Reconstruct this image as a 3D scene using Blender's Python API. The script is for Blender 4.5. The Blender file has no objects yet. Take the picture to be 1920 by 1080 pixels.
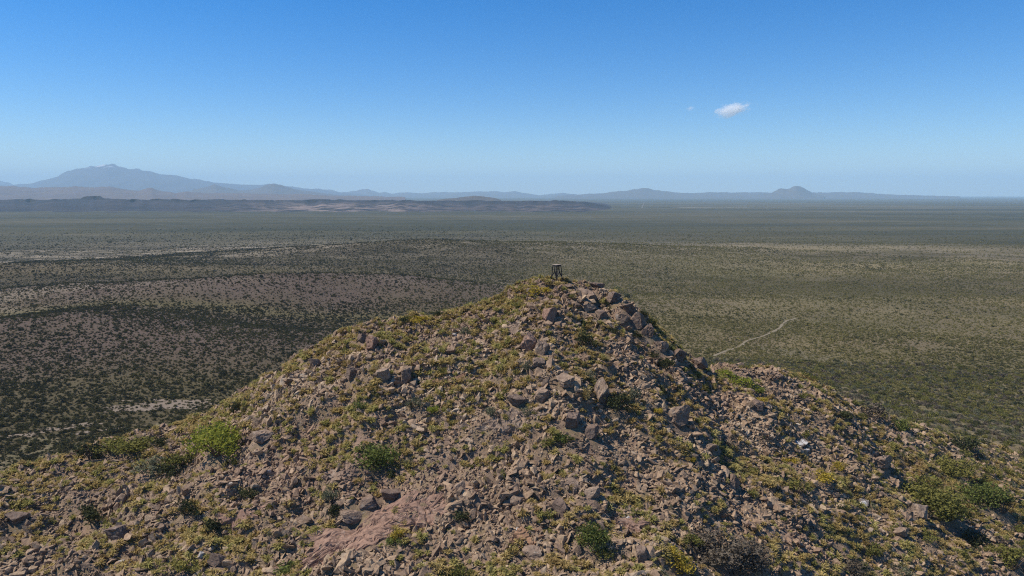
import bpy, bmesh, math, random
import numpy as np
from mathutils import Vector, Matrix, Euler, Quaternion
R = math.radians
rnd = random.Random(7)
rng = np.random.default_rng(7)
scene = bpy.context.scene
col = scene.collection

# ------------------------------------------------------------------ camera
CAM_Z = 70.0
FOV, PITCH = R(70.0), R(7.28)
FPX = 960 / math.tan(FOV / 2)               # focal length in photo pixels (1920 wide)
cam_d = bpy.data.cameras.new('camera')
cam_d.angle = FOV
cam_d.clip_start, cam_d.clip_end = 1.0, 200000.0
cam = bpy.data.objects.new('camera', cam_d)
cam.location = (0, 0, CAM_Z)
cam.rotation_euler = (R(90) - PITCH, 0, 0)
col.objects.link(cam)
scene.camera = cam

# ------------------------------------------------------------------ light
SUN_EL, SUN_AZ = R(53), R(178)              # azimuth counted from +X
sun_d = bpy.data.lights.new('sun', 'SUN')
sun_d.energy, sun_d.angle, sun_d.color = 4.9, R(0.53), (1.0, 0.93, 0.82)
sun = bpy.data.objects.new('sun', sun_d)
to_sun = Vector((math.cos(SUN_EL) * math.cos(SUN_AZ), math.cos(SUN_EL) * math.sin(SUN_AZ), math.sin(SUN_EL)))
sun.rotation_euler = to_sun.to_track_quat('Z', 'Y').to_euler()
sun.location = (-100, 20, 200)
col.objects.link(sun)
world = bpy.data.worlds.new('World')
scene.world = world
world.cycles.sampling_method = 'NONE'      # a smooth sky without the sun's disc needs no map
world.use_nodes = True
wn = world.node_tree.nodes
sky = wn.new('ShaderNodeTexSky')
sky.sky_type = 'NISHITA'
sky.sun_disc = False
sky.sun_elevation, sky.sun_rotation = SUN_EL, R(90) - SUN_AZ
sky.altitude, sky.air_density, sky.dust_density, sky.ozone_density = 900, 1.0, 0.1, 5.0
hs = wn.new('ShaderNodeHueSaturation')
hs.inputs['Saturation'].default_value = 1.45
hs.inputs['Hue'].default_value = 0.508
world.node_tree.links.new(sky.outputs[0], hs.inputs['Color'])
world.node_tree.links.new(hs.outputs[0], wn['Background'].inputs[0])
wn['Background'].inputs[1].default_value = 0.105
vs = scene.view_settings
vs.view_transform, vs.look, vs.gamma, vs.exposure = 'Standard', 'None', 1.0, 0.38
vs.use_curve_mapping = False
scene.render.engine = 'CYCLES'
cy = scene.cycles
cy.max_bounces, cy.diffuse_bounces, cy.glossy_bounces, cy.transmission_bounces = 4, 2, 1, 3
cy.volume_bounces, cy.transparent_max_bounces = 4, 8
cy.use_denoising = False
cy.filter_width = 1.15

# ------------------------------------------------------------------ helpers
def tag(o, label=None, cat=None, group=None, kind=None):
    for k, v in (('label', label), ('category', cat), ('group', group), ('kind', kind)):
        if v: o[k] = v
    return o

_g = np.random.default_rng(3).random((256, 256)) * 2 * math.pi
GX, GY = np.cos(_g), np.sin(_g)
def perlin(x, y):
    x = np.asarray(x, float); y = np.asarray(y, float)
    xi, yi = np.floor(x).astype(int), np.floor(y).astype(int)
    fx, fy = x - xi, y - yi
    u, v = fx * fx * fx * (fx * (fx * 6 - 15) + 10), fy * fy * fy * (fy * (fy * 6 - 15) + 10)
    def g(ix, iy, dx, dy): return GX[ix & 255, iy & 255] * dx + GY[ix & 255, iy & 255] * dy
    a, b = g(xi, yi, fx, fy), g(xi + 1, yi, fx - 1, fy)
    c, d = g(xi, yi + 1, fx, fy - 1), g(xi + 1, yi + 1, fx - 1, fy - 1)
    return ((a + u * (b - a)) + v * ((c + u * (d - c)) - (a + u * (b - a)))) * 1.5
def fbm(x, y, n=4, seed=0.0):
    s, a = 0, 1.0
    for i in range(n):
        s = s + a * perlin(x * 2 ** i + 17.3 * i + seed * 13.7, y * 2 ** i - 9.1 * i + seed * 7.9); a *= .5
    return s
def sstep(a, b, x):
    t = np.clip((x - a) / (b - a), 0, 1); return t * t * (3 - 2 * t)

def pix_dir(u, v):
    d = Vector(((u - 960) / FPX, 0, 0)) + Vector((0, math.sin(PITCH), math.cos(PITCH))) * ((540 - v) / FPX) + Vector((0, math.cos(PITCH), -math.sin(PITCH)))
    return d
def at_depth(u, v, Y):
    d = pix_dir(u, v); t = Y / d.y
    return (d.x * t, Y, CAM_Z + d.z * t)
def project(X, Y, Z):
    dz = Z - CAM_Z
    f = Y * math.cos(PITCH) - dz * math.sin(PITCH)
    up = Y * math.sin(PITCH) + dz * math.cos(PITCH)
    f = np.where(np.abs(f) < 1e-3, 1e-3, f)
    return 960 + FPX * X / f, 540 - FPX * up / f, f

def mesh_grid(name, X, Y, Z, mat, smooth=True, attr=None):
    """one sheet from a rectangular array of points"""
    n, m = X.shape
    me = bpy.data.meshes.new(name)
    co = np.stack([X, Y, Z], -1).reshape(-1, 3).astype(np.float32)
    i = np.arange(n * m).reshape(n, m)
    q = np.stack([i[:-1, :-1], i[:-1, 1:], i[1:, 1:], i[1:, :-1]], -1).reshape(-1, 4).astype(np.int32)
    me.vertices.add(len(co)); me.vertices.foreach_set('co', co.ravel())
    me.loops.add(q.size); me.loops.foreach_set('vertex_index', q.ravel())
    me.polygons.add(len(q)); me.polygons.foreach_set('loop_start', np.arange(0, q.size, 4, dtype=np.int32))
    me.polygons.foreach_set('use_smooth', np.full(len(q), smooth))
    me.update(); me.validate()
    for k, a in (attr or {}).items():
        if a.ndim == 3:
            at = me.attributes.new(k, 'FLOAT_COLOR', 'POINT')
            c = np.ones((n * m, 4), np.float32); c[:, :3] = a.reshape(-1, 3)
            at.data.foreach_set('color', c.ravel())
        else:
            at = me.attributes.new(k, 'FLOAT', 'POINT'); at.data.foreach_set('value', a.reshape(-1).astype(np.float32))
    me.materials.append(mat)
    o = bpy.data.objects.new(name, me); col.objects.link(o)
    return o
def obj(name, me, parent=None):
    o = bpy.data.objects.new(name, me); col.objects.link(o)
    if parent: o.parent = parent
    return o

# ------------------------------------------------------------------ material helper
class NT:
    def __init__(s, name):
        s.m = bpy.data.materials.new(name); s.m.use_nodes = True
        s.t = s.m.node_tree; s.t.nodes.clear()
        s.out = s.t.nodes.new('ShaderNodeOutputMaterial')
    def n(s, typ, ins=None, **props):
        nd = s.t.nodes.new(typ)
        for k, v in props.items(): setattr(nd, k, v)
        for k, v in (ins or {}).items():
            sk = nd.inputs[k]
            if isinstance(v, bpy.types.NodeSocket): s.t.links.new(v, sk)
            else: sk.default_value = (*v, 1) if sk.type == 'RGBA' and len(v) == 3 else v
        return nd
    def pos(s): return s.n('ShaderNodeNewGeometry').outputs['Position']
    def noise(s, vec, scale, detail=4, rough=.6, dist=0.0):
        return s.n('ShaderNodeTexNoise', {'Vector': vec, 'Scale': scale, 'Detail': detail, 'Roughness': rough, 'Distortion': dist}).outputs[0]
    def ramp(s, fac, stops, interp='LINEAR'):
        nd = s.n('ShaderNodeValToRGB', {'Fac': fac}); cr = nd.color_ramp; cr.interpolation = interp
        while len(cr.elements) < len(stops): cr.elements.new(.5)
        for e, (p, c) in zip(cr.elements, stops):
            e.position = p; e.color = (*c, 1) if len(c) == 3 else c
        return nd.outputs[0]
    def mix(s, fac, a, b, mode='MIX'):
        nd = s.n('ShaderNodeMix', data_type='RGBA', blend_type=mode)
        for sk, v in ((nd.inputs[0], fac), (nd.inputs[6], a), (nd.inputs[7], b)):
            if isinstance(v, bpy.types.NodeSocket): s.t.links.new(v, sk)
            else: sk.default_value = (*v, 1) if isinstance(v, tuple) and len(v) == 3 else v
        return nd.outputs[2]
    def math(s, op, a, b=0.0, clamp=False):
        nd = s.n('ShaderNodeMath', operation=op); nd.use_clamp = clamp
        for sk, v in zip(nd.inputs, (a, b)):
            if isinstance(v, bpy.types.NodeSocket): s.t.links.new(v, sk)
            else: sk.default_value = v
        return nd.outputs[0]
    def mapr(s, v, a, b, c=0.0, d=1.0):
        return s.n('ShaderNodeMapRange', {0: v, 1: a, 2: b, 3: c, 4: d}).outputs[0]
    def vscale(s, vec, sc): return s.n('ShaderNodeMapping', {'Vector': vec, 'Scale': sc}).outputs[0]
    def bump(s, h, strength, dist): return s.n('ShaderNodeBump', {'Height': h, 'Strength': strength, 'Distance': dist}).outputs[0]
    def rand(s): return s.n('ShaderNodeObjectInfo').outputs['Random']
    def principled(s, colr, rough=.9, normal=None, spec=.25):
        ins = {'Base Color': colr, 'Roughness': rough, 'Specular IOR Level': spec}
        if normal is not None: ins['Normal'] = normal
        p = s.n('ShaderNodeBsdfPrincipled', ins)
        s.t.links.new(p.outputs[0], s.out.inputs[0]); return s.m
    def leafy(s, colr, trans=.3):
        d = s.n('ShaderNodeBsdfDiffuse', {'Color': colr}); t = s.n('ShaderNodeBsdfTranslucent', {'Color': colr})
        mx = s.n('ShaderNodeMixShader', {0: trans, 1: d.outputs[0], 2: t.outputs[0]})
        s.t.links.new(mx.outputs[0], s.out.inputs[0]); return s.m

def leaf_mat(name, stops, trans=.3, wscale=.12, vary=.35, east=0.0):
    t = NT(name); p = t.pos()
    f = t.math('ADD', t.math('MULTIPLY', t.rand(), .55), t.math('MULTIPLY', t.mapr(t.noise(p, wscale, 2), .3, .7), .45), True)
    if east:   # drier, yellower kinds grow on the east side of the hill
        f = t.math('ADD', f, t.mapr(t.n('ShaderNodeSeparateXYZ', {0: p}).outputs[0], -80, 80, -east, east), True)
    c = t.ramp(f, stops)
    br = t.mapr(t.noise(p, 3.0, 2), .3, .7, 1 - vary, 1 + vary)
    c = t.mix(1.0, c, t.n('ShaderNodeCombineColor', {0: br, 1: br, 2: br}).outputs[0], 'MULTIPLY')
    return t.leafy(c, trans)

def rock_mat(name, stops, lichen=.25, red=0.3):
    t = NT(name); p = t.pos()
    f = t.math('ADD', t.math('MULTIPLY', t.rand(), .65), t.math('MULTIPLY', t.mapr(t.noise(p, .09, 3), .3, .7), .35), True)
    c = t.ramp(f, stops)
    c = t.mix(t.mapr(t.noise(p, .05, 2), .52, .66, 0, red), c, (.25, .145, .10))
    c = t.mix(t.mapr(t.noise(p, 2.2, 5, .7), .42, .62), c, t.mix(1.0, c, (.62, .6, .62), 'MULTIPLY'))
    c = t.mix(t.mapr(t.noise(p, 1.3, 5, .75), .56, .66, 0, lichen), c, (.33, .29, .235))
    c = t.mix(t.mapr(t.noise(p, 5.0, 3, .7), .66, .72, 0, lichen), c, (.36, .35, .30))
    h = t.math('ADD', t.noise(p, 3.0, 6, .7), t.math('MULTIPLY', t.n('ShaderNodeTexVoronoi', {'Vector': p, 'Scale': 2.3}, feature='DISTANCE_TO_EDGE').outputs[0], -.3))
    return t.principled(c, .92, t.bump(h, .8, .12))

# ------------------------------------------------------------------ the hill's shape
# crest line: where it shows in the photograph, and how far away it stands (m); slope behind the crest, slope in front
CREST = [(-420, 985.0, 62, 0.62, 0.4), (-200, 935.0, 68, 0.62, 0.4), (0, 881.6, 74, 0.62, 0.4), (150, 846.4, 78, 0.62, 0.4),
         (350, 793.3, 82, 0.62, 0.41), (440, 745.5, 84, 0.62, 0.41), (570, 660.9, 86, 0.62, 0.42), (640, 617.8, 87, 0.62, 0.42),
         (720, 598.3, 88, 0.62, 0.43), (800, 587.4, 89, 0.62, 0.43), (880, 576.4, 90, 0.62, 0.43), (940, 555.0, 91, 0.62, 0.43),
         (985, 521.0, 92, 0.62, 0.43), (1043, 522.1, 92, 0.6, 0.43), (1105, 530.6, 92, 0.6, 0.43), (1150, 537.8, 91, 0.6, 0.43),
         (1190, 575.7, 91, 0.6, 0.43), (1225, 602.7, 91, 0.6, 0.43), (1270, 651.1, 92, 0.55, 0.43), (1330, 688.7, 94, 0.55, 0.43),
         (1440, 687.3, 99, 0.5, 0.43), (1530, 713.3, 102, 0.46, 0.42), (1620, 765.0, 105, 0.36, 0.41), (1750, 810, 108, .21, .38),
         (1920, 866, 112, .17, .36), (2250, 930, 120, .14, .30), (2700, 1010.0, 130, 0.14, 0.22)]
_c = np.array([(*at_depth(u, v, Y), b, f) for u, v, Y, b, f in CREST])
_x = np.linspace(-140, 260, 1601)
_t = [np.interp(_x, _c[:, 0], _c[:, k]) for k in range(5)]
_kw = np.exp(-.5 * (np.arange(-150, 151) / 50.0) ** 2); _kw /= _kw.sum()
_k = np.exp(-.5 * (np.arange(-12, 13) / 5.0) ** 2); _k /= _k.sum()
_zw = np.convolve(np.pad(_t[2], 150, mode='edge'), _kw, 'valid')
_t = [np.convolve(np.pad(a, 12, mode='edge'), _k, 'valid') for a in _t]
def hill_raw(X, Y):
    yr, zr, bs, fs = [np.interp(X, _x, _t[k]) for k in (1, 2, 3, 4)]
    yr = yr + 1.5 * perlin(X / 9.0, X * 0 + 3.3)
    t = Y - yr
    s = np.where(t < 0, fs, bs)
    far = sstep(-1, -30, t) * .85
    zr = zr + (np.interp(X, _x, _zw) - zr) * far
    r = 3.0
    z = zr - s * (np.sqrt(t * t + r * r) - r)
    # a central rib that steps down from the top towards the camera, and a hollow right of it
    z = z + .9 * np.exp(-((X - 7 - .05 * (92 - Y)) / 7.0) ** 2) * sstep(88, 72, Y)
    z = z - .5 * np.exp(-((X - 19 - .05 * (92 - Y)) / 6.0) ** 2) * sstep(88, 76, Y)
    gx_, gy_ = (16.8 - 10.2), (83.0 - 88.5)
    gt = np.clip(((X - 10.2) * gx_ + (Y - 88.5) * gy_) / (gx_ * gx_ + gy_ * gy_), 0, 1)
    z = z - 3.3 * np.exp(-((X - 10.2 - gt * gx_) ** 2 + (Y - 88.5 - gt * gy_) ** 2) / 3.0)
    z = z + 1.7 * fbm(X / 17, Y / 17, 3, 1) * sstep(2, 14, np.abs(t))
    led = fbm(X / 5.5 + Y / 30, Y / 3.2, 3, 5)
    z = z + .55 * np.tanh(2.2 * led) + .28 * fbm(X / 1.7, Y / 1.7, 3, 8)
    k = 5.0
    k = np.where(X < 20, 2.0, 5.0)
    z = k * np.log1p(np.exp(np.clip(z / k, -40, 40)))
    return z - .35
gx = np.concatenate([np.linspace(-140, -82, 40)[:-1], np.arange(-82, 112, .34), np.linspace(112, 260, 90)])
gy = np.concatenate([np.linspace(-60, 34, 60)[:-1], np.arange(34, 128, .34), np.linspace(128.2, 340, 120)])
HX, HY = np.meshgrid(gx, gy)
HZ = hill_raw(HX, HY)
def hill_z(X, Y):
    X = np.asarray(X, float); Y = np.asarray(Y, float)
    i = np.clip(np.searchsorted(gx, X) - 1, 0, len(gx) - 2); j = np.clip(np.searchsorted(gy, Y) - 1, 0, len(gy) - 2)
    a = np.clip((X - gx[i]) / (gx[i + 1] - gx[i]), 0, 1); b = np.clip((Y - gy[j]) / (gy[j + 1] - gy[j]), 0, 1)
    return (HZ[j, i] * (1 - a) + HZ[j, i + 1] * a) * (1 - b) + (HZ[j + 1, i] * (1 - a) + HZ[j + 1, i + 1] * a) * b

# ------------------------------------------------------------------ the plain's shape
SWELLS = [(-205, 318, 150, 46, 13), (-150, 452, 200, 62, 21), (-60, 800, 260, 85, 17), (-420, 640, 260, 80, 10), (300, 900, 500, 120, 8)]
def plain_z(X, Y):
    r = np.hypot(X, Y)
    z = np.zeros_like(r)
    for cx, cy_, sx, sy, h in SWELLS:
        wob = 30 * perlin(X / 140, Y * 0 + cx)
        z = z + h * np.exp(-((X - cx) / sx) ** 2 - ((Y - cy_ + wob) / sy) ** 2)
    z = z + (1.6 * fbm(X / 160, Y / 120, 3, 2) + .35 * fbm(X / 25, Y / 25, 2, 4)) * sstep(120, 300, r) * sstep(9000, 2500, r)
    return z
def ground_z(X, Y): return np.maximum(hill_z(X, Y), plain_z(X, Y))

def hits(u, v):
    """the ground point seen at a spot of the photograph"""
    d = pix_dir(u, v)
    t = np.concatenate([np.arange(36, 160, .05), np.arange(160, 1500, .5)])
    X, Y, Z = d.x * t, d.y * t, CAM_Z + d.z * t
    g = np.where((np.abs(X) < 240) & (Y < 335), ground_z(X, Y), plain_z(X, Y))
    i = int(np.argmax(Z < g))
    return Vector((X[i], Y[i], g[i])), t[i] * d.length
def visible(X, Y, Z, slack=.4):
    """which points the crest of the hill does not hide"""
    ok = np.ones(len(X), bool)
    for s in np.linspace(.35, .985, 34):
        ok &= hill_z(X * s, Y * s) < CAM_Z + (Z - CAM_Z) * s + slack
    return ok
def normal_at(x, y, e=.8):
    n = Vector((-(hill_z(x + e, y) - hill_z(x - e, y)) / (2 * e), -(hill_z(x, y + e) - hill_z(x, y - e)) / (2 * e), 1.0))
    return n.normalized()

# ------------------------------------------------------------------ ground materials
def mat_hill():
    t = NT('hill soil'); p = t.pos()
    c = t.ramp(t.noise(p, .12, 5, .65, .4), [(.30, (.165, .117, .082)), (.45, (.225, .155, .108)), (.55, (.26, .170, .118)), (.68, (.255, .19, .138))])
    c = t.mix(t.mapr(t.noise(p, .7, 5, .7), .40, .66, 0, .75), c, (.16, .125, .055))           # dry grass between the stones
    c = t.mix(t.mapr(t.noise(p, 1.4, 4, .75, .5), .60, .70, 0, .7), c, (.31, .25, .20))         # pale gravel
    v = t.n('ShaderNodeTexVoronoi', {'Vector': p, 'Scale': 3.0}, feature='F1')
    stone = t.mapr(v.outputs['Distance'], .16, .26, 1, 0)
    c = t.mix(t.math('MULTIPLY', stone, .65), c, t.mix(v.outputs['Color'], (.13, .095, .085), (.30, .225, .18)))
    c = t.mix(t.mapr(t.noise(p, 6.0, 3, .7), .50, .66, 0, .5), c, (.075, .06, .045))
    ft = t.n('ShaderNodeAttribute', attribute_name='foot').outputs['Fac']
    c = t.mix(ft, c, t.mix(t.mapr(t.noise(p, .8, 5, .7), .4, .62), (.165, .130, .078), (.085, .078, .036)))
    h = t.math('ADD', t.math('MULTIPLY', stone, .8), t.noise(p, 2.5, 6, .75))
    return t.principled(c, .95, t.bump(h, 1.0, .16), .15)
hill = mesh_grid('hill', HX, HY, HZ, mat_hill(), attr={'foot': np.maximum(sstep(7, 2, HZ), np.maximum(sstep(118, 150, HY), .8 * sstep(45, 90, HX + .3 * (HY - 80))))})
tag(hill, 'stony brown hill that rises to a point in front of the plain', kind='structure')

def mat_plain():
    t = NT('plain soil'); p = t.pos()
    a = t.n('ShaderNodeAttribute', attribute_name='soil').outputs['Color']
    far = t.n('ShaderNodeAttribute', attribute_name='far').outputs['Fac']
    pale = t.n('ShaderNodeAttribute', attribute_name='pale').outputs['Fac']
    band = t.n('ShaderNodeAttribute', attribute_name='band').outputs['Fac']
    c = t.mix(t.mapr(t.noise(p, .35, 5, .7), .35, .7, 0, .6), a, t.mix(1.0, a, (1.45, 1.42, 1.38), 'MULTIPLY'))
    c = t.mix(t.mapr(t.noise(p, .9, 4, .7), .48, .66, 0, .7), c, (.050, .050, .030))
    pn = t.noise(t.vscale(p, (.012, .045, .03)), 1.0, 6, .72, .6)
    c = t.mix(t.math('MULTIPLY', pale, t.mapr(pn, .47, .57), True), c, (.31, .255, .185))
    # beyond the shrubs that are built one by one, the scrub goes on as a pattern of dark clumps
    k = t.noise(p, .22, 4, .7)
    k2 = t.noise(t.vscale(p, (.010, .03, .03)), 1.0, 5, .7)
    f = t.math('MULTIPLY', far, t.mapr(t.math('ADD', t.math('MULTIPLY', k, .5), t.math('MULTIPLY', k2, .5)), .40, .56, .55, 1.0))
    scrub = t.ramp(t.math('ADD', t.mapr(k2, .3, .7, 0, .4), t.mapr(band, -.7, .7, 0, .6), True), [(.2, (.025, .030, .017)), (.5, (.043, .045, .023)), (.8, (.086, .076, .043)), (.97, (.17, .14, .10))])
    c = t.mix(f, c, scrub)
    return t.principled(c, .95, t.bump(t.noise(p, .6, 5, .7), .7, .5), .1)
SOIL_TAN, SOIL_PURPLE, SOIL_OLIVE, SOIL_GREY = (np.array(c) for c in ((.150, .116, .064), (.086, .062, .049), (.092, .077, .036), (.092, .077, .052)))
def soil(X, Y):
    n1, n2 = fbm(X / 150, Y / 90, 4, 11), fbm(X / 60, Y / 45, 3, 12)
    purple = np.clip(sum(np.exp(-(((X - cx) / (sx * 1.1)) ** 2 + ((Y - cy_) / (sy * 1.15)) ** 2) ** 2) for cx, cy_, sx, sy, h in SWELLS[:2]) + .3 * n2, 0, 1)
    big = fbm(X / 900, Y / 420, 4, 14)
    band = fbm(X / 900 + .2 * n1, Y / 130, 4, 16)
    swell_b = np.exp(-((X + 70) / 270) ** 2 - ((Y - 745 - 20 * n2) / 62) ** 2)
    olive = np.clip(.45 + .9 * big + .35 * n1 + .5 * np.exp(-((X + 60) / 300) ** 2 - ((Y - 760) / 70) ** 2) + .25 * sstep(60, 200, X), 0, 1)
    drain = np.exp(-((Y - 383 - .05 * (X + 150) + 14 * perlin(X / 60, X * 0)) / 9) ** 2) * sstep(-10, -60, X)
    c = SOIL_TAN + (SOIL_OLIVE - SOIL_TAN) * olive[..., None]
    c = c + (SOIL_GREY - c) * (np.clip(.2 - .9 * fbm(X / 1500, Y / 700, 3, 19), 0, .8))[..., None]
    c = c * (1 - .38 * sstep(60, -60, X - .05 * Y) * sstep(1100, 600, Y))[..., None]
    c = c * (1 + .06 * sstep(20, 70, X) * sstep(520, 380, Y))[..., None]
    c = c * (1 + .6 * np.clip(band, -1, 1) * sstep(320, 520, Y))[..., None] * (1 - .35 * swell_b)[..., None]
    c = c + (SOIL_PURPLE - c) * purple[..., None]
    c = c + (SOIL_OLIVE * 1.15 - c) * (drain * .8)[..., None]
    return c, purple, olive
ang = np.concatenate([np.linspace(-180, -46, 40)[:-1], np.arange(-46, 46, .22), np.linspace(46, 180, 40)])
rad = np.concatenate([[2, 40, 90], 120 * 1.0122 ** np.arange(0, 465)])
AA, RR = np.meshgrid(np.radians(ang), rad)
PX, PY = RR * np.sin(AA), RR * np.cos(AA)
PZ = plain_z(PX, PY)
sc_, pu_, ol_ = soil(PX, PY)
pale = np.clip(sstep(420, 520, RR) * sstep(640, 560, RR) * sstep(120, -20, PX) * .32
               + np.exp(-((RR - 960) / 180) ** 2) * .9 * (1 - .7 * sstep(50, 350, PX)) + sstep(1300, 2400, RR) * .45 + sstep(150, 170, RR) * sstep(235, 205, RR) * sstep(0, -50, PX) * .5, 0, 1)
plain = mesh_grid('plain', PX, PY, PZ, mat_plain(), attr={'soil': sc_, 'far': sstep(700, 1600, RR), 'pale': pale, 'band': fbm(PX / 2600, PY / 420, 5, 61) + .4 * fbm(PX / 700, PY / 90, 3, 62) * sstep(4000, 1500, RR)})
tag(plain, 'wide flat scrub plain that runs to the horizon', kind='structure')

# ------------------------------------------------------------------ path, sand wash and pale flats on the plain
def mat_dirt(name, a, b):
    t = NT(name); p = t.pos()
    c = t.mix(t.noise(p, .6, 5, .7), a, b)
    return t.principled(c, .95, t.bump(t.noise(p, 1.5, 5, .7), .6, .2), .1)
def strip(name, pts, width, mat, label, lift=.10, wob=.35):
    P = [Vector(p) for p in pts]; rows = []
    dense = []
    for a, b in zip(P[:-1], P[1:]):
        n = max(2, int((b - a).length / 2.5))
        if (b - a).length > 800: n = 60
        dense += [a.lerp(b, i / n) for i in range(n)]
    dense.append(P[-1])
    X = np.array([p.x for p in dense]); Y = np.array([p.y for p in dense])
    dx, dy = np.gradient(X), np.gradient(Y); L = np.hypot(dx, dy)
    X = X + 1.1 * perlin(np.arange(len(X)) / 7.0, X * 0 + 2.2); s = np.arange(len(X))
    w = width * (1 + wob * perlin(s / 4.0, s * 0 + 1.7) + .5 * wob * perlin(s / 1.3, s * 0 + 5.7))
    ks = np.array([-.5, -.25, 0, .25, .5])
    GX_ = X[:, None] - (dy / L * w)[:, None] * ks; GY_ = Y[:, None] + (dx / L * w)[:, None] * ks
    o = mesh_grid(name, GX_, GY_, plain_z(GX_, GY_) + lift, mat)
    return tag(o, label, kind='structure')
dirt = mat_dirt('path dirt', (.16, .134, .088), (.22, .182, .127))
pth = [hits(u, v)[0] for u, v in ((1338, 668), (1372, 655), (1400, 640), (1432, 630), (1462, 615), (1474, 602), (1492, 597))]
strip('path', pth, 1.4, dirt, 'narrow pale dirt path crossing the plain behind the right flank of the hill')
def far_ground(u, v):
    d = pix_dir(u, v); t = -CAM_Z / d.z; return Vector((d.x * t, d.y * t, 0))
strip('road', [far_ground(1203, 391), far_ground(1206, 384), far_ground(1208, 379)], 6, mat_dirt('road dirt', (.12, .11, .09), (.15, .135, .11)), 'pale straight road running away over the far plain', lift=.6, wob=.1)
def patch(name, c, rx, ry, mat, label, seed, rot=0., lift=.12, n=40, irregular=.7):
    th = np.linspace(0, 2 * math.pi, n * 2 + 1); k = np.linspace(0.02, 1, 9)
    T, K = np.meshgrid(th, k)
    e = 1 + irregular * fbm(np.cos(T) * 1.6 + seed, np.sin(T) * 1.6 + seed * 2, 5, seed)
    x, y = K * e * rx * np.cos(T), K * e * ry * np.sin(T)
    X, Y = c[0] + x * math.cos(rot) - y * math.sin(rot), c[1] + x * math.sin(rot) + y * math.cos(rot)
    o = mesh_grid(name, X, Y, plain_z(X, Y) + lift, mat)
    return tag(o, label, kind='structure')
sand = mat_dirt('sand', (.15, .118, .088), (.225, .178, .134))
SAND = []
for i, (u, v, rx, ry) in enumerate(((306, 762, 12, 4.2), (355, 756, 10, 3.4), (252, 769, 8, 2.6), (222, 764, 4, 1.3), (150, 797, 6, 1.5), (110, 805, 6, 1.8), (50, 815, 6, 1.7), (30, 846, 7, 1.4), (185, 808, 5, 1.3))):
    p, _ = hits(u, v); SAND.append((p.x, p.y, rx, ry))
    patch('sand_wash', p, rx, ry, sand, 'bare pale sand in the dry wash behind the left shoulder of the hill', i + 3, .05 * i)
p = far_ground(1370, 389.6)
patch('dry_lake_bed', p, 340, 45, mat_dirt('lake bed', (.19, .175, .13), (.23, .21, .16)), 'long pale strip of dry lake bed on the far plain', 31, 0, .8, 60, .3)

# ------------------------------------------------------------------ far mesas, ridges and mountains
def mat_far(name, lo, hi, cliff=None, pale_c=None, snow=0.0, z_snow=0.0, pale_amt=.5):
    t = NT(name); p = t.pos()
    c = t.mix(t.mapr(t.noise(p, .004, 6, .7), .35, .65), lo, hi)
    c = t.mix(t.mapr(t.noise(p, .02, 5, .7), .45, .62, 0, .6), c, t.mix(1.0, c, (.5, .5, .5), 'MULTIPLY'))
    if cliff:
        sl = t.n('ShaderNodeSeparateXYZ', {0: t.n('ShaderNodeNewGeometry').outputs['Normal']}).outputs[2]
        c = t.mix(t.mapr(sl, .86, .70), c, cliff)
    if pale_c:
        a = t.n('ShaderNodeAttribute', attribute_name='pale').outputs['Fac']
        c = t.mix(t.math('MULTIPLY', a, t.mapr(t.noise(p, .008, 5, .75, .4), .44, .56, 0, pale_amt * 2), True), c, pale_c)
    if snow:
        z = t.n('ShaderNodeSeparateXYZ', {0: p}).outputs[2]
        m = t.math('MULTIPLY', t.mapr(z, z_snow - 40, z_snow + 20), t.mapr(t.noise(p, .006, 4, .7), .54, .60))
        c = t.mix(t.math('MULTIPLY', m, snow), c, (.8, .82, .86))
    return t.principled(c, .95, t.bump(t.noise(p, .01, 6, .7), .8, 20.0), .1)
def ridge(name, prof, D, front, back, mat, label, seed, gully=.18, steps=26, power=1.0, pale_rng=None, base_v=None, cap=0.0):
    """a ridge whose crest has the heights of PROF (photo u, v) and stands D metres away, with a slope in front and one behind"""
    us = np.arange(prof[0][0], prof[-1][0] + .1, 2.5)
    vv = np.interp(us, [a for a, b in prof], [b for a, b in prof])
    vv = np.convolve(np.pad(vv, 2, mode='edge'), [.0, .15, .7, .15, .0], 'valid')
    rows = np.concatenate([np.linspace(-1, 0, steps), np.linspace(0, 1, 10)[1:]]) if not cap else np.concatenate([np.linspace(-1, -.03, steps), [-.022, -.016, -.010, -.004, 0], np.linspace(0, 1, 10)[1:]])
    C = np.array([at_depth(u, v, D) for u, v in zip(us, vv)])
    Zc = np.maximum(C[:, 2], -5) + (3 * perlin(us / 9.0, us * 0 + seed)) * (D / 15000.)
    X = np.zeros((len(rows), len(us))); Y = X.copy(); Z = X.copy(); pl = X.copy()
    for i, s in enumerate(rows):
        dist = D + (s * front if s < 0 else s * back) + (front * .16 * fbm(us / 55.0, us * 0 + seed, 3, 6) * (1 - abs(s)) if cap else 0)
        X[i] = C[:, 0] * dist / D; Y[i] = dist
        k = (1 - abs(s)) if s < 0 else (1 - s)
        if cap and s < 0:   # plateau edge: a cliff under the rim, then a concave apron
            cp = cap * np.clip(.45 + 1.3 * fbm(us / 38.0, us * 0 + seed, 2, 3), .04, 1.25)
            kk = np.where(abs(s) < .02, 1 - abs(s) / .02 * cp, (1 - cp) * ((1 - abs(s)) / .98) ** 1.5)
        else:
            kk = k ** power
        g = gully * fbm(X[i] / (front * .16), Y[i] / (front * (.22 if cap else .5)), 4, seed) * (1 - k if s < 0 else .4) * k * 2.2
        Z[i] = Zc * np.clip(kk + g, 0, 1.3) - 6 * (1 - k) - 1
        if pale_rng is not None: pl[i] = np.interp(us, [a for a, b in pale_rng], [b for a, b in pale_rng]) * sstep(.95, .6, k) * sstep(.02, .12, k)
    o = mesh_grid(name, X, Y, Z, mat, smooth=True, attr={'pale': pl})
    return tag(o, label, kind='structure')
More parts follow.
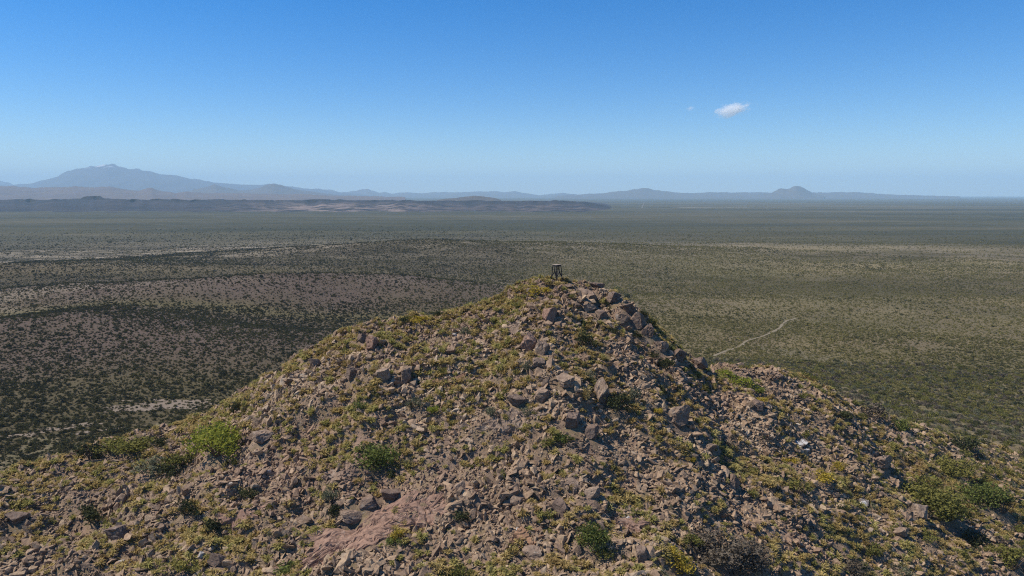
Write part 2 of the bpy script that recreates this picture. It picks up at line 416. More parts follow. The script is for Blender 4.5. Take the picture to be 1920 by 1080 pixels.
M_far = mat_far('far mountain rock', (.05, .045, .05), (.085, .07, .065), snow=.6, z_snow=690)
M_mid = mat_far('mid ridge rock', (.075, .062, .05), (.115, .09, .068))
M_brown = mat_far('plateau slope', (.10, .066, .052), (.15, .10, .07))
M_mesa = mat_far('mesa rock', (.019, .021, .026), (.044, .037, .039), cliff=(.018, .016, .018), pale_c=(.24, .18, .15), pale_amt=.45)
ridge('mountain', [(-260, 366), (-120, 360), (-60, 352), (0, 350), (25, 347), (60, 343), (100, 332), (150, 317), (176, 313.5), (190, 309.5), (200, 307), (212, 310.5), (230, 315.5), (280, 319), (300, 325), (330, 327), (360, 335), (400, 341), (450, 345), (500, 346), (560, 352), (620, 359), (680, 364), (720, 368)], 17000, 4000, 4000, M_far, 'high blue mountain with specks of snow on the left horizon', 41, .16, 40, 1.25)
ridge('mountain', [(-420, 366), (-200, 345), (-80, 330), (0, 338), (14, 341), (34, 350), (60, 362)], 20500, 2500, 2500, M_far, 'slope of another mountain cut off by the left edge', 42, .12)
ridge('ridge', [(520, 368), (560, 356), (600, 354), (622, 355), (640, 361), (664, 357), (690, 356), (712, 361), (721, 359), (735, 363), (765, 360), (790, 362), (860, 360), (900, 358), (945, 360), (965, 358), (990, 363), (1010, 366), (1030, 364), (1055, 361), (1075, 364), (1100, 368)], 19000, 2600, 2600, M_mid, 'long pale blue ridge along the middle of the horizon', 43, .2)
ridge('hill', [(320, 368), (360, 356), (385, 350), (403, 346), (425, 352), (450, 357), (470, 356), (490, 350), (512, 343), (535, 349), (560, 356), (600, 361), (650, 368)], 11500, 1500, 1800, M_mid, 'pair of blue volcanic cones right of the high mountain', 44, .1, 26, 1.2)
ridge('hill', [(1040, 368), (1075, 365), (1130, 362), (1165, 358), (1185, 355), (1205, 352), (1222, 355), (1245, 359), (1300, 362), (1330, 360), (1380, 361), (1440, 361), (1520, 361), (1560, 361), (1600, 360), (1635, 361), (1650, 364), (1720, 366), (1800, 368)], 14500, 1900, 2200, M_mid, 'low broad blue hill right of the middle on the horizon', 45, .12, 26, 1.2)
ridge('hill', [(1430, 366), (1448, 360), (1460, 355), (1466, 353), (1476, 354), (1484, 350), (1492, 347.5), (1505, 351), (1515, 357), (1526, 363), (1545, 367)], 13000, 1000, 1100, M_mid, 'small double peaked hill on the right horizon', 46, .1, 22, 1.1)
ridge('plateau', [(-260, 340), (-60, 342), (0, 347), (30, 350), (65, 352), (100, 351), (150, 350), (205, 351), (240, 355), (262, 357), (276, 354), (284, 353), (296, 357), (330, 361), (345, 359), (362, 361), (450, 362), (560, 364), (640, 367), (760, 369)], 8600, 1600, 3000, M_brown, 'brown plateau slope in front of the high mountain', 47, .12, 24, .9)
ridge('hill', [(820, 374), (850, 371), (875, 368), (893, 366), (908, 368), (915, 370), (925, 371), (940, 375)], 5600, 500, 500, M_mid, 'low dark hill behind the long mesa near the middle', 48, .1)
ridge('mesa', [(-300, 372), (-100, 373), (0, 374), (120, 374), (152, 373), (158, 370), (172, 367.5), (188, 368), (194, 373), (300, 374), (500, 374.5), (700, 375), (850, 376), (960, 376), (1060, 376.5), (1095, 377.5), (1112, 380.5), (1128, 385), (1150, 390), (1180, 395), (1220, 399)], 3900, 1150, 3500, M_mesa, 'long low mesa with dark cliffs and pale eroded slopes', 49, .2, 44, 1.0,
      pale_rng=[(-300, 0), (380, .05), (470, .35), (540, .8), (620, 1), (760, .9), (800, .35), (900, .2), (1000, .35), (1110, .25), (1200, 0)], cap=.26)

# ------------------------------------------------------------------ prototypes (meshes that the scattered copies share)
ROCK = rock_mat('rubble rock', [(0.0, (.15, .102, .076)), (.2, (.235, .160, .105)), (.5, (.31, .213, .134)), (.75, (.365, .262, .166)), (.92, (.41, .315, .215)), (1, (.48, .41, .32))])
BOULDER = rock_mat('boulder rock', [(0, (.20, .142, .104)), (.5, (.265, .188, .130)), (1, (.31, .226, .160))], .5, .25)
DARKROCK = rock_mat('dark rock', [(0, (.15, .104, .078)), (1, (.205, .145, .106))], .4, .1)
REDROCK = rock_mat('red rock', [(0, (.26, .158, .108)), (1, (.30, .19, .135))], .3, .3)
ORANGEROCK = rock_mat('orange rock', [(0, (.285, .165, .095)), (1, (.285, .165, .095))], .15, .0)
WHITEROCK = rock_mat('white rock', [(0, (.40, .365, .32)), (1, (.48, .44, .39))], .1, .0)
t_ = NT('white stained rock'); p_ = t_.pos()
STAINED = t_.principled(t_.mix(t_.mapr(t_.noise(t_.vscale(p_, (1, 1, .5)), 1.6, 5, .75, .8), .47, .56), (.14, .11, .09), (.47, .45, .42)), .9, t_.bump(t_.noise(p_, 3.0, 6, .7), .8, .12))
TUSS = leaf_mat('dry tussock', [(0, (.30, .20, .085)), (.25, (.39, .285, .115)), (.5, (.46, .355, .145)), (.68, (.31, .285, .095)), (.82, (.39, .34, .12)), (1, (.51, .42, .22))], .4)
SCRUB_D = leaf_mat('dark shrub', [(0, (.042, .050, .026)), (.6, (.060, .066, .031)), (1, (.080, .080, .038))], .25)
SCRUB_O = leaf_mat('olive shrub', [(0, (.125, .125, .038)), (.5, (.175, .165, .048)), (1, (.235, .205, .062))], .3)
SCRUB_S = leaf_mat('sage shrub', [(0, (.125, .128, .080)), (1, (.175, .172, .105))], .3)
LIME = leaf_mat('lime shrub', [(0, (.235, .26, .042)), (1, (.285, .29, .055))], .45)
GREEN = leaf_mat('green shrub', [(0, (.11, .135, .038)), (1, (.15, .165, .048))], .3)
YELLOW = leaf_mat('yellow shrub', [(0, (.33, .245, .035)), (1, (.40, .30, .055))], .3)
TWIGGY = leaf_mat('grey shrub', [(0, (.105, .085, .065)), (1, (.14, .115, .085))], .15)
STEM = NT('stem wood'); STEM = STEM.principled((.10, .075, .055), .9)
PLAIN_MIX = leaf_mat('plain shrub', [(0, (.050, .050, .027)), (.3, (.076, .073, .032)), (.6, (.125, .114, .044)), (.8, (.178, .158, .056)), (1, (.225, .195, .075))], .25, .012, .35, .32)

def rock_mesh(name, seed, n=14, mat=ROCK, flat=.55):
    r = random.Random(seed); bm = bmesh.new()
    for i in range(n):
        v = Vector((r.gauss(0, 1), r.gauss(0, 1), r.gauss(0, 1))).normalized()
        k = .5 * (.75 + .35 * r.random())
        bm.verts.new((v.x * k, v.y * k * (.6 + .2 * r.random()), v.z * k * flat))
    res = bmesh.ops.convex_hull(bm, input=bm.verts)
    bmesh.ops.delete(bm, geom=[g for g in res['geom_interior'] if isinstance(g, bmesh.types.BMVert)], context='VERTS')
    bmesh.ops.recalc_face_normals(bm, faces=bm.faces)
    me = bpy.data.meshes.new(name); bm.to_mesh(me); bm.free(); me.materials.append(mat); return me
def tris_mesh(name, tris, mat):
    co = np.asarray(tris, np.float32).reshape(-1, 3)
    me = bpy.data.meshes.new(name); n = len(co)
    me.vertices.add(n); me.vertices.foreach_set('co', co.ravel())
    me.loops.add(n); me.loops.foreach_set('vertex_index', np.arange(n, dtype=np.int32))
    me.polygons.add(n // 3); me.polygons.foreach_set('loop_start', np.arange(0, n, 3, dtype=np.int32))
    me.update(); me.materials.append(mat); return me
def tussock_mesh(name, seed, n=70):
    """a clump of arching dry grass blades, about 1 m wide"""
    r = random.Random(seed); T = []
    for i in range(n):
        a = r.uniform(0, 2 * math.pi); lean = r.random() ** .7 * .5; h = r.uniform(.35, .62) * (1.15 - lean * .8); w = r.uniform(.02, .045)
        b = Vector((math.cos(a), math.sin(a), 0)); s = Vector((-b.y, b.x, 0)) * w
        p0 = b * r.uniform(0, .15) - Vector((0, 0, .06)); p1 = p0 + b * lean * .45 + Vector((0, 0, h * .75)); p2 = p0 + b * lean * 1.05 + Vector((0, 0, h * (.95 - lean * .5)))
        T += [p0 - s, p0 + s, p1 + s, p0 - s, p1 + s, p1 - s, p1 - s, p1 + s, p2]
    return tris_mesh(name, [tuple(p) for p in T], TUSS)
def shrub_mesh(name, seed, mat, n=170, leaf=.10, flat=.6, lumps=6, upright=.3, hollow=.3):
    """foliage of small leaf faces gathered in clumps through a dome one unit wide"""
    r = random.Random(seed); T = []
    cl = []
    for i in range(lumps):
        a = r.uniform(0, 2 * math.pi); d = .34 * math.sqrt(r.random())
        cl.append((Vector((d * math.cos(a), d * math.sin(a), flat * r.uniform(.18, .62) * (1.1 - d))), r.uniform(.14, .25)))
    for i in range(n):
        c, rad_ = r.choice(cl)
        v = Vector((r.gauss(0, 1), r.gauss(0, 1), r.gauss(0, .9))).normalized()
        p = c + v * rad_ * (hollow + (1 - hollow) * r.random() ** .5)
        if p.z < -.03: p.z = abs(p.z) * .3
        q = Euler((r.uniform(-1.2, 1.2), r.uniform(-1.2, 1.2), r.uniform(0, 6.3))).to_quaternion()
        s = leaf * r.uniform(.6, 1.35)
        a_, b_, c_ = q @ Vector((-s * .5, 0, 0)), q @ Vector((s * .5, 0, 0)), q @ Vector((0, s * .35, s * (.8 + upright)))
        T += [p + a_, p + b_, p + c_]
    return tris_mesh(name, [tuple(p) for p in T], mat)
def stem_mesh(name, seed, n=9, h=.5):
    r = random.Random(seed); T = []
    for i in range(n):
        a = r.uniform(0, 2 * math.pi); e = Vector((math.cos(a) * r.uniform(.1, .4), math.sin(a) * r.uniform(.1, .4), h * r.uniform(.5, 1)))
        w = .018; p = Vector((0, 0, -.05)) + Vector((math.cos(a), math.sin(a), 0)) * .04
        ring = [Vector((math.cos(k * 2.094), math.sin(k * 2.094), 0)) * w for k in range(3)]
        for k in range(3):
            A, B = p + ring[k], p + ring[(k + 1) % 3]; C, D = e + ring[k] * .4, e + ring[(k + 1) % 3] * .4
            T += [A, B, D, A, D, C]
    return tris_mesh(name, [tuple(p) for p in T], STEM)

ROCKS = [rock_mesh('rock', s, 9 + s % 9, ROCK, .34 + .09 * (s % 5)) for s in range(24)]
TUSSOCKS = [tussock_mesh('tussock', 50 + s) for s in range(6)]
SLOPE = [shrub_mesh('shrub', 70 + s, (SCRUB_O, SCRUB_S, SCRUB_O, SCRUB_D, SCRUB_O, TWIGGY)[s], 260, .07, .6, 7) for s in range(6)]
PLAIN = [shrub_mesh('shrub', 90 + s, PLAIN_MIX, 150, .105, .52 + .05 * (s % 3), 5 + s % 3) for s in range(6)]

def scatter(name, meshes, P, S, ROT, IDX, label, cat):
    """what nobody would count: one object of points that carries the copies"""
    protos = []
    for me in meshes: protos.append(bpy.data.objects.new('source', me))
    me = bpy.data.meshes.new(name); me.vertices.add(len(P)); me.vertices.foreach_set('co', np.asarray(P, np.float32).ravel())
    for nm, typ, arr, key in (('size', 'FLOAT_VECTOR', S, 'vector'), ('turn', 'FLOAT_VECTOR', ROT, 'vector'), ('pick', 'INT', IDX, 'value')):
        a = me.attributes.new(nm, typ, 'POINT'); a.data.foreach_set(key, np.ascontiguousarray(arr, np.int32 if typ == 'INT' else np.float32).ravel())
    o = obj(name, me)
    ng = bpy.data.node_groups.new(name, 'GeometryNodeTree')
    ng.interface.new_socket('Geometry', in_out='INPUT', socket_type='NodeSocketGeometry')
    ng.interface.new_socket('Geometry', in_out='OUTPUT', socket_type='NodeSocketGeometry')
    N, L = ng.nodes, ng.links
    gi, go = N.new('NodeGroupInput'), N.new('NodeGroupOutput')
    g2i = N.new('GeometryNodeGeometryToInstance')
    for p in protos:
        oi = N.new('GeometryNodeObjectInfo'); oi.inputs['Object'].default_value = p; oi.inputs['As Instance'].default_value = False
        L.new(oi.outputs['Geometry'], g2i.inputs[0])
    iop = N.new('GeometryNodeInstanceOnPoints'); iop.inputs['Pick Instance'].default_value = True
    def na(nm, t):
        n = N.new('GeometryNodeInputNamedAttribute'); n.data_type = t; n.inputs[0].default_value = nm; return n.outputs[0]
    L.new(gi.outputs[0], iop.inputs['Points']); L.new(g2i.outputs[0], iop.inputs['Instance'])
    L.new(na('pick', 'INT'), iop.inputs['Instance Index']); L.new(na('turn', 'FLOAT_VECTOR'), iop.inputs['Rotation']); L.new(na('size', 'FLOAT_VECTOR'), iop.inputs['Scale'])
    L.new(iop.outputs[0], go.inputs[0])
    md = o.modifiers.new('scatter', 'NODES'); md.node_group = ng
    tag(o, label, kind='stuff')
    return o

def beside(noun, order, u, v, fallback, reach=60):
    """labels that name what a thing lies next to, each used once"""
    best = {}
    for (lu, lv, lw, lh, ll) in [b[:4] + (b[5],) for b in BOULDERS] + [b[:4] + (b[5],) for b in SHRUBS]:
        if len((noun + ' just right of the ' + ll).split()) > 16: continue
        for k in order:
            du, dv = u[k] - lu, v[k] - lv
            dist = math.hypot(max(0, abs(du) - lw / 2), max(0, abs(dv) - lh / 2))
            if dist > reach: continue
            dr = ('right of' if du > 0 else 'left of') if abs(du) > abs(dv) else ('below' if dv > 0 else 'above')
            key = (ll, dr)
            if key not in best or dist < best[key][0]: best[key] = (dist, k)
    out = {}
    for (ll, dr), (dist, k) in sorted(best.items(), key=lambda q: q[1][0]):
        if k not in out: out[k] = f'{noun} just {dr} the {ll}'
    return lambda k: out.get(k) or fallback(k)

def individuals(name, meshes, P, S, ROT, IDX, order, label_of, cat, group_of):
    first = {}
    for k in order:
        i = int(IDX[k])
        if i not in first:
            first[i] = o = obj(name, meshes[i])
        else:
            o = first[i].copy(); col.objects.link(o)
        o.location = P[k]; o.rotation_euler = ROT[k]; o.scale = S[k]
        tag(o, label_of(k), cat, group_of(k))

# ------------------------------------------------------------------ the survey stand on the top
def beam(bm, a, b, w):
    a, b = Vector(a), Vector(b); d = (b - a)
    res = bmesh.ops.create_cube(bm, size=1)['verts']
    q = d.to_track_quat('Z', 'Y')
    bmesh.ops.transform(bm, matrix=Matrix.Translation((a + b) / 2) @ q.to_matrix().to_4x4() @ Matrix.Diagonal((w, w, d.length, 1)), verts=res)
def bm_obj(name, bm, mat, parent=None, bevel=0):
    if bevel: bmesh.ops.bevel(bm, geom=bm.edges[:], offset=bevel, segments=1, affect='EDGES')
    me = bpy.data.meshes.new(name); bm.to_mesh(me); bm.free(); me.materials.append(mat); return obj(name, me, parent)
def metal(name, c):
    t = NT(name); p = t.pos()
    return t.principled(t.mix(t.mapr(t.noise(p, 9, 5, .7), .5, .75), c, (.06, .036, .025)), .7, None, .4)
px, py = at_depth(1044, 520, 91.6)[:2]
base_z = at_depth(1044, 522.5, 91.6)[2]
STAND = Vector((px, py, base_z))
stand = bpy.data.objects.new('survey_stand', None); col.objects.link(stand)
stand.location = STAND; stand.rotation_euler = (0, 0, R(38))
tag(stand, 'small four legged steel survey stand with a pale flat top on the summit', 'survey stand')
m_dark, m_pale = metal('weathered dark steel', (.010, .010, .012)), mat_dirt('pale concrete top', (.27, .22, .175), (.34, .28, .22))
Hs, b0, b1 = 1.78, .50, .345
cor = [(1, 1), (-1, 1), (-1, -1), (1, -1)]
for sx, sy in cor:
    bm = bmesh.new(); beam(bm, (sx * b0 * 1.12, sy * b0 * 1.12, -.8), (sx * b1, sy * b1, Hs - .12), .108); bm_obj('leg', bm, m_dark, stand)
for i in range(4):
    a, b = cor[i], cor[(i + 1) % 4]
    f = lambda c, k: (c[0] * (b0 + (b1 - b0) * k) * .985, c[1] * (b0 + (b1 - b0) * k) * .985, k * (Hs - .12))
    mid = tuple((f(a, .55)[j] + f(b, .55)[j]) / 2 for j in range(3))
    for c in (a, b):
        bm = bmesh.new(); beam(bm, f(c, .12), mid, .085); bm_obj('brace', bm, m_dark, stand)
    bm = bmesh.new(); beam(bm, mid, tuple((f(a, .95)[j] + f(b, .95)[j]) / 2 for j in range(3)), .09); bm_obj('strut', bm, m_dark, stand)
bm = bmesh.new(); bmesh.ops.create_cube(bm, size=1, matrix=Matrix.Translation((0, 0, Hs - .115)) @ Matrix.Diagonal((.80, .80, .16, 1))); bm_obj('collar', bm, m_dark, stand, .01)
bm = bmesh.new(); bmesh.ops.create_cube(bm, size=1, matrix=Matrix.Translation((0, 0, Hs)) @ Matrix.Diagonal((.84, .84, .06, 1))); bm_obj('top_plate', bm, m_pale, stand, .012)

# ------------------------------------------------------------------ boulders picked out in the photograph
def boulder_mesh(name, seed, mat, sub=4, cuts=6, rough=.035):
    r = random.Random(seed); bm = bmesh.new()
    bmesh.ops.create_icosphere(bm, subdivisions=sub, radius=.5)
    fr = Euler((r.uniform(-.4, .4), r.uniform(-.4, .4), r.uniform(0, 3.1))).to_matrix()
    planes = []
    for ax in ((1, 0, 0), (-1, 0, 0), (0, 1, 0), (0, -1, 0), (0, 0, 1), (0, 0, -1)):
        planes.append(((fr @ Vector(ax) + Vector((r.gauss(0, .22), r.gauss(0, .22), r.gauss(0, .22)))).normalized(), r.uniform(.22, .34)))
    planes += [(Vector((r.gauss(0, 1), r.gauss(0, 1), r.gauss(0, .8))).normalized(), r.uniform(.27, .38)) for _ in range(cuts)]
    co = np.array([v.co for v in bm.verts])
    for nrm, d in planes:
        n = np.array(nrm); k = co @ n
        ex = np.maximum(k - d, 0)
        co = co - ex[:, None] * n * .985
    f = lambda s, o: fbm(co[:, 0] * s + co[:, 2] * s * .7 + seed, co[:, 1] * s - co[:, 2] * s * .6 + o, 3, seed % 17)
    n = co / np.linalg.norm(co, axis=1)[:, None]
    crack = -np.maximum(0, .06 - np.abs(f(2.2, 9))) * 1.0
    led = np.round(co[:, 2] * 7 + 1.5 * f(1.1, 3)) / 7 - co[:, 2]
    co = co + n * (.16 * led[:, None] * (1 - np.abs(n[:, 2:3])))
    co = co + n * (rough * f(3.2, 0) + .4 * rough * f(9, 5) + crack)[:, None]
    for v, c in zip(bm.verts, co): v.co = c
    me = bpy.data.meshes.new(name); bm.to_mesh(me); bm.free(); me.materials.append(mat); return me
def place_boulder(i, u, v, w, h, mat, label, name='boulder', tilt=None, deep=.8):
    """(u, v) is the middle of the rock in the photograph, w x h its size there"""
    p, d = hits(u, v + h * .30)
    W, Hh = w * d / FPX, h * d / FPX
    me = boulder_mesh(name, 200 + i, mat)
    o = obj(name, me)
    hz = Hh * 1.12
    o.scale = (W * 1.12, max(W, Hh) * deep, hz * 1.05)
    r = random.Random(i)
    o.rotation_euler = (r.uniform(-.12, .12), tilt if tilt is not None else r.uniform(-.2, .2), r.uniform(-.4, .4))
    o.location = p + Vector((0, max(W, Hh) * .12, hz * .22))
    return tag(o, label, 'boulder', None), p, W
BOULDERS = [
    (1128, 738, 34, 56, BOULDER, 'tall pale standing slab of rock on the middle of the slope'),
    (1272, 783, 50, 52, BOULDER, 'large rounded boulder with a deep shadow on the right flank of the slope'),
    (1100, 553, 56, 28, BOULDER, 'big pinkish boulder right below the survey stand'),
    (1106, 577, 34, 22, BOULDER, 'round boulder tucked under the big pinkish one near the summit'),
    (1128, 590, 30, 20, DARKROCK, 'smaller round boulder beside the shadowed gully near the summit'),
    (1152, 556, 34, 26, DARKROCK, 'dark rock on the skyline right of the summit'),
    (1178, 578, 38, 30, DARKROCK, 'brown stacked crag on the right skyline below the summit'),
    (1196, 600, 34, 36, DARKROCK, 'dark jagged crag lower on the right skyline'),
    (1165, 600, 32, 26, BOULDER, 'knobbly rock at the foot of the stacked crag'),
    (1218, 622, 28, 34, DARKROCK, 'dark block on the skyline where the right shoulder drops'),
    (1240, 650, 34, 26, BOULDER, 'broken brown block below the right skyline'),
    (1272, 668, 36, 30, DARKROCK, 'dark rock above the yellow green grass strip, left of it'),
    (1312, 682, 38, 28, DARKROCK, 'last dark knob of the right shoulder before the grass strip'),
    (1064, 537, 22, 11, BOULDER, 'flat topped rock at the foot of the survey stand'),
    (1120, 535, 34, 16, DARKROCK, 'low dark rock on the skyline just right of the survey stand'),
    (998, 548, 24, 26, BOULDER, 'upright pinkish rock left of the survey stand'),
    (1032, 590, 28, 44, REDROCK, 'tall narrow reddish rock below the summit'),
    (992, 642, 36, 46, REDROCK, 'split reddish rock high on the front slope'),
    (1016, 652, 34, 34, BOULDER, 'brown angular block beside the split reddish rock'),
    (1010, 680, 30, 24, BOULDER, 'small angular block below the split reddish rock'),
    (970, 752, 40, 26, DARKROCK, 'dark brown block in the middle of the front slope'),
    (1020, 742, 40, 30, BOULDER, 'pale broken block right of the dark brown block'),
    (1060, 715, 44, 30, BOULDER, 'mauve grey outcrop above the pale broken block'),
    (1075, 790, 44, 36, DARKROCK, 'cracked dark outcrop below the tall standing slab'),
    (1110, 812, 34, 34, DARKROCK, 'lower lump of the cracked dark outcrop'),
    (733, 930, 50, 26, DARKROCK, 'dark overhanging ledge above the bare red slab'),
    (690, 945, 44, 22, DARKROCK, 'left end of the dark ledge above the bare red slab'),
    (658, 970, 50, 26, BOULDER, 'grey knobbly outcrop at the left end of the bare red slab'),
    (488, 818, 46, 28, BOULDER, 'tilted brown block right of the big lime green bush'),
    (462, 828, 30, 22, DARKROCK, 'dark block between the lime green bush and the tilted brown one'),
    (697, 645, 30, 34, REDROCK, 'leaning pale pink slab beside a dark gap near the left skyline'),
    (680, 634, 24, 26, DARKROCK, 'dark rock behind the leaning pale pink slab'),
    (590, 680, 26, 24, BOULDER, 'square pinkish block near the left skyline'),
    (660, 700, 32, 34, DARKROCK, 'dark purple rock on the upper left slope'),
    (720, 702, 30, 32, BOULDER, 'grey rock right of the dark purple rock'),
    (760, 705, 30, 34, BOULDER, 'upright wedge of rock in the upper left slope'),
    (410, 1052, 36, 24, DARKROCK, 'long dark block at the lower left edge of the picture'),
    (222, 1000, 46, 28, DARKROCK, 'broad dark outcrop low on the left slope'),
    (30, 975, 40, 24, DARKROCK, 'grey tilted slab at the far left edge'),
    (225, 940, 34, 22, BOULDER, 'brown rock between two dark green shrubs on the left slope'),
    (1052, 955, 44, 36, DARKROCK, 'reddish rock with a dark hollow on the lower middle slope'),
    (1110, 925, 34, 24, BOULDER, 'pale flat block right of the rock with the hollow'),
    (1205, 1040, 32, 40, DARKROCK, 'dark upright crag at the lower edge right of the middle'),
    (965, 940, 34, 20, BOULDER, 'grey brown cracked rock on the lower middle slope'),
    (1724, 964, 36, 32, BOULDER, 'pinkish cube shaped block below the big olive bushes'),
    (1690, 1000, 28, 20, BOULDER, 'small block below the pinkish cube shaped one'),
    (1330, 840, 30, 18, BOULDER, 'grey flat rock on the right flank below the large rounded boulder'),
    (1420, 760, 34, 22, DARKROCK, 'dark stone under the yellow green grass strip'),
    (1655, 870, 42, 26, BOULDER, 'grey rock pile on the right slope'),
    (1375, 905, 26, 34, DARKROCK, 'narrow dark rock on the shaded right flank'),
    (860, 915, 30, 24, BOULDER, 'brown block on the lower middle slope above a dark green shrub'),
    (1000, 1040, 44, 24, BOULDER, 'broad cracked brown outcrop at the lower edge in the middle'),
    (1500, 833, 26, 13, STAINED, 'white stained rock on the right slope'),
    (1620, 945, 26, 13, STAINED, 'pale grey stained rock on the right slope left of the pinkish block'),
    (1512, 846, 12, 8, WHITEROCK, 'small white stone below the white stained rock'),
    (853, 628, 16, 6, WHITEROCK, 'flat white stone high on the left of the front slope'),
    (838, 672, 14, 8, WHITEROCK, 'small white stone below the flat white one'),
    (972, 995, 13, 10, WHITEROCK, 'white stone on the lower middle slope'),
    (602, 1031, 12, 10, WHITEROCK, 'white stone at the lower left end of the red slab'),
    (505, 886, 12, 9, WHITEROCK, 'white stone in the rubble right of a small shrub'),
    (225, 1055, 15, 6, WHITEROCK, 'flat white rock at the lower left'),
    (376, 1042, 10, 13, WHITEROCK, 'white stained stone near the lower left edge'),
    (432, 908, 13, 8, WHITEROCK, 'white chalky stone on the left slope'),
    (1178, 972, 10, 9, WHITEROCK, 'small white stone right of the dark green shrub'),
]
KEEP = [(STAND.x, STAND.y, .9), (STAND.x - .1, STAND.y - 1.6, .8)]                                          # (x, y, radius): ground taken by built things
for i, (u, v, w, h, m, lab) in enumerate(BOULDERS):
    o, p, W = place_boulder(i, u, v, w, h, m, lab, 'boulder' if w > 21 else 'stone')
    if w <= 21: o['category'] = 'stone'
    KEEP.append((p.x, p.y, W * .45))

# ------------------------------------------------------------------ bare rock slabs that lie flush in the slope
def slab(i, u, v, w, h, mat, label, skew=0.0):
    p, d = hits(u, v)
    W = w * d / FPX
    p0, p1 = hits(u, v - h / 2)[0], hits(u, v + h / 2)[0]
    Ly = max(1.5, abs(p0.y - p1.y))
    th = np.linspace(0, 2 * math.pi, 97); k = np.linspace(.0, 1, 34)
    T, K = np.meshgrid(th, k)
    e = 1 + .55 * fbm(np.cos(T) * 2.4 + i, np.sin(T) * 2.4 - i, 5, i)
    x, y = K * e * W / 2 * np.cos(T), K * e * Ly / 2 * np.sin(T)
    X, Y = p.x + x + skew * y, p.y + y
    smooth = hill_raw(X, Y)
    for dx, dy in ((1.2, 0), (-1.2, 0), (0, 1.2), (0, -1.2)): smooth = smooth + hill_raw(X + dx, Y + dy)
    smooth = np.maximum(smooth / 5, 0)
    step = .10 * np.floor(3.0 * fbm(X / 2.6, Y / 1.9 + X / 5, 3, i + 4))
    crack = -.22 * np.exp(-(np.abs(fbm(X / 2.1 + .4 * Y, Y / 2.6, 2, i + 9)) / .035) ** 2)
    Z = .6 * smooth + .4 * hill_z(X, Y) + .32 + step + crack + .03 * fbm(X / .5, Y / .5, 3, i)
    Z = np.where(K > .985, Z - 1.2, Z)
    o = mesh_grid('rock_slab', X, Y, Z, mat, smooth=False)
    KEEP.append((p.x, p.y, min(W, Ly) * (.46 if i < 3 else .30)))
    return tag(o, label, 'rock slab')
slab(1, 672, 1005, 185, 74, REDROCK, 'large bare red rock slab at the lower left of the front slope', .9)
slab(2, 795, 960, 140, 60, REDROCK, 'cracked pinkish slab right of the large red one', .5)
slab(3, 842, 716, 50, 32, ORANGEROCK, 'orange bare patch of rock on the upper front slope')
slab(4, 452, 966, 70, 34, REDROCK, 'small pink slab on the lower left slope')
slab(5, 968, 792, 110, 36, BOULDER, 'smooth tan slab in the middle of the front slope')
slab(6, 985, 1008, 46, 28, ORANGEROCK, 'orange tinted slab at the lower middle')
slab(7, 1080, 905, 44, 26, BOULDER, 'small pale flat slab right of the middle of the slope')
slab(8, 962, 612, 44, 26, BOULDER, 'smooth brownish slab below the summit on its left')
slab(9, 640, 890, 60, 24, BOULDER, 'flat pinkish slab below the green bush on the left slope')
slab(10, 1185, 990, 54, 24, REDROCK, 'rough reddish slab right of the dark green shrub at the lower edge')

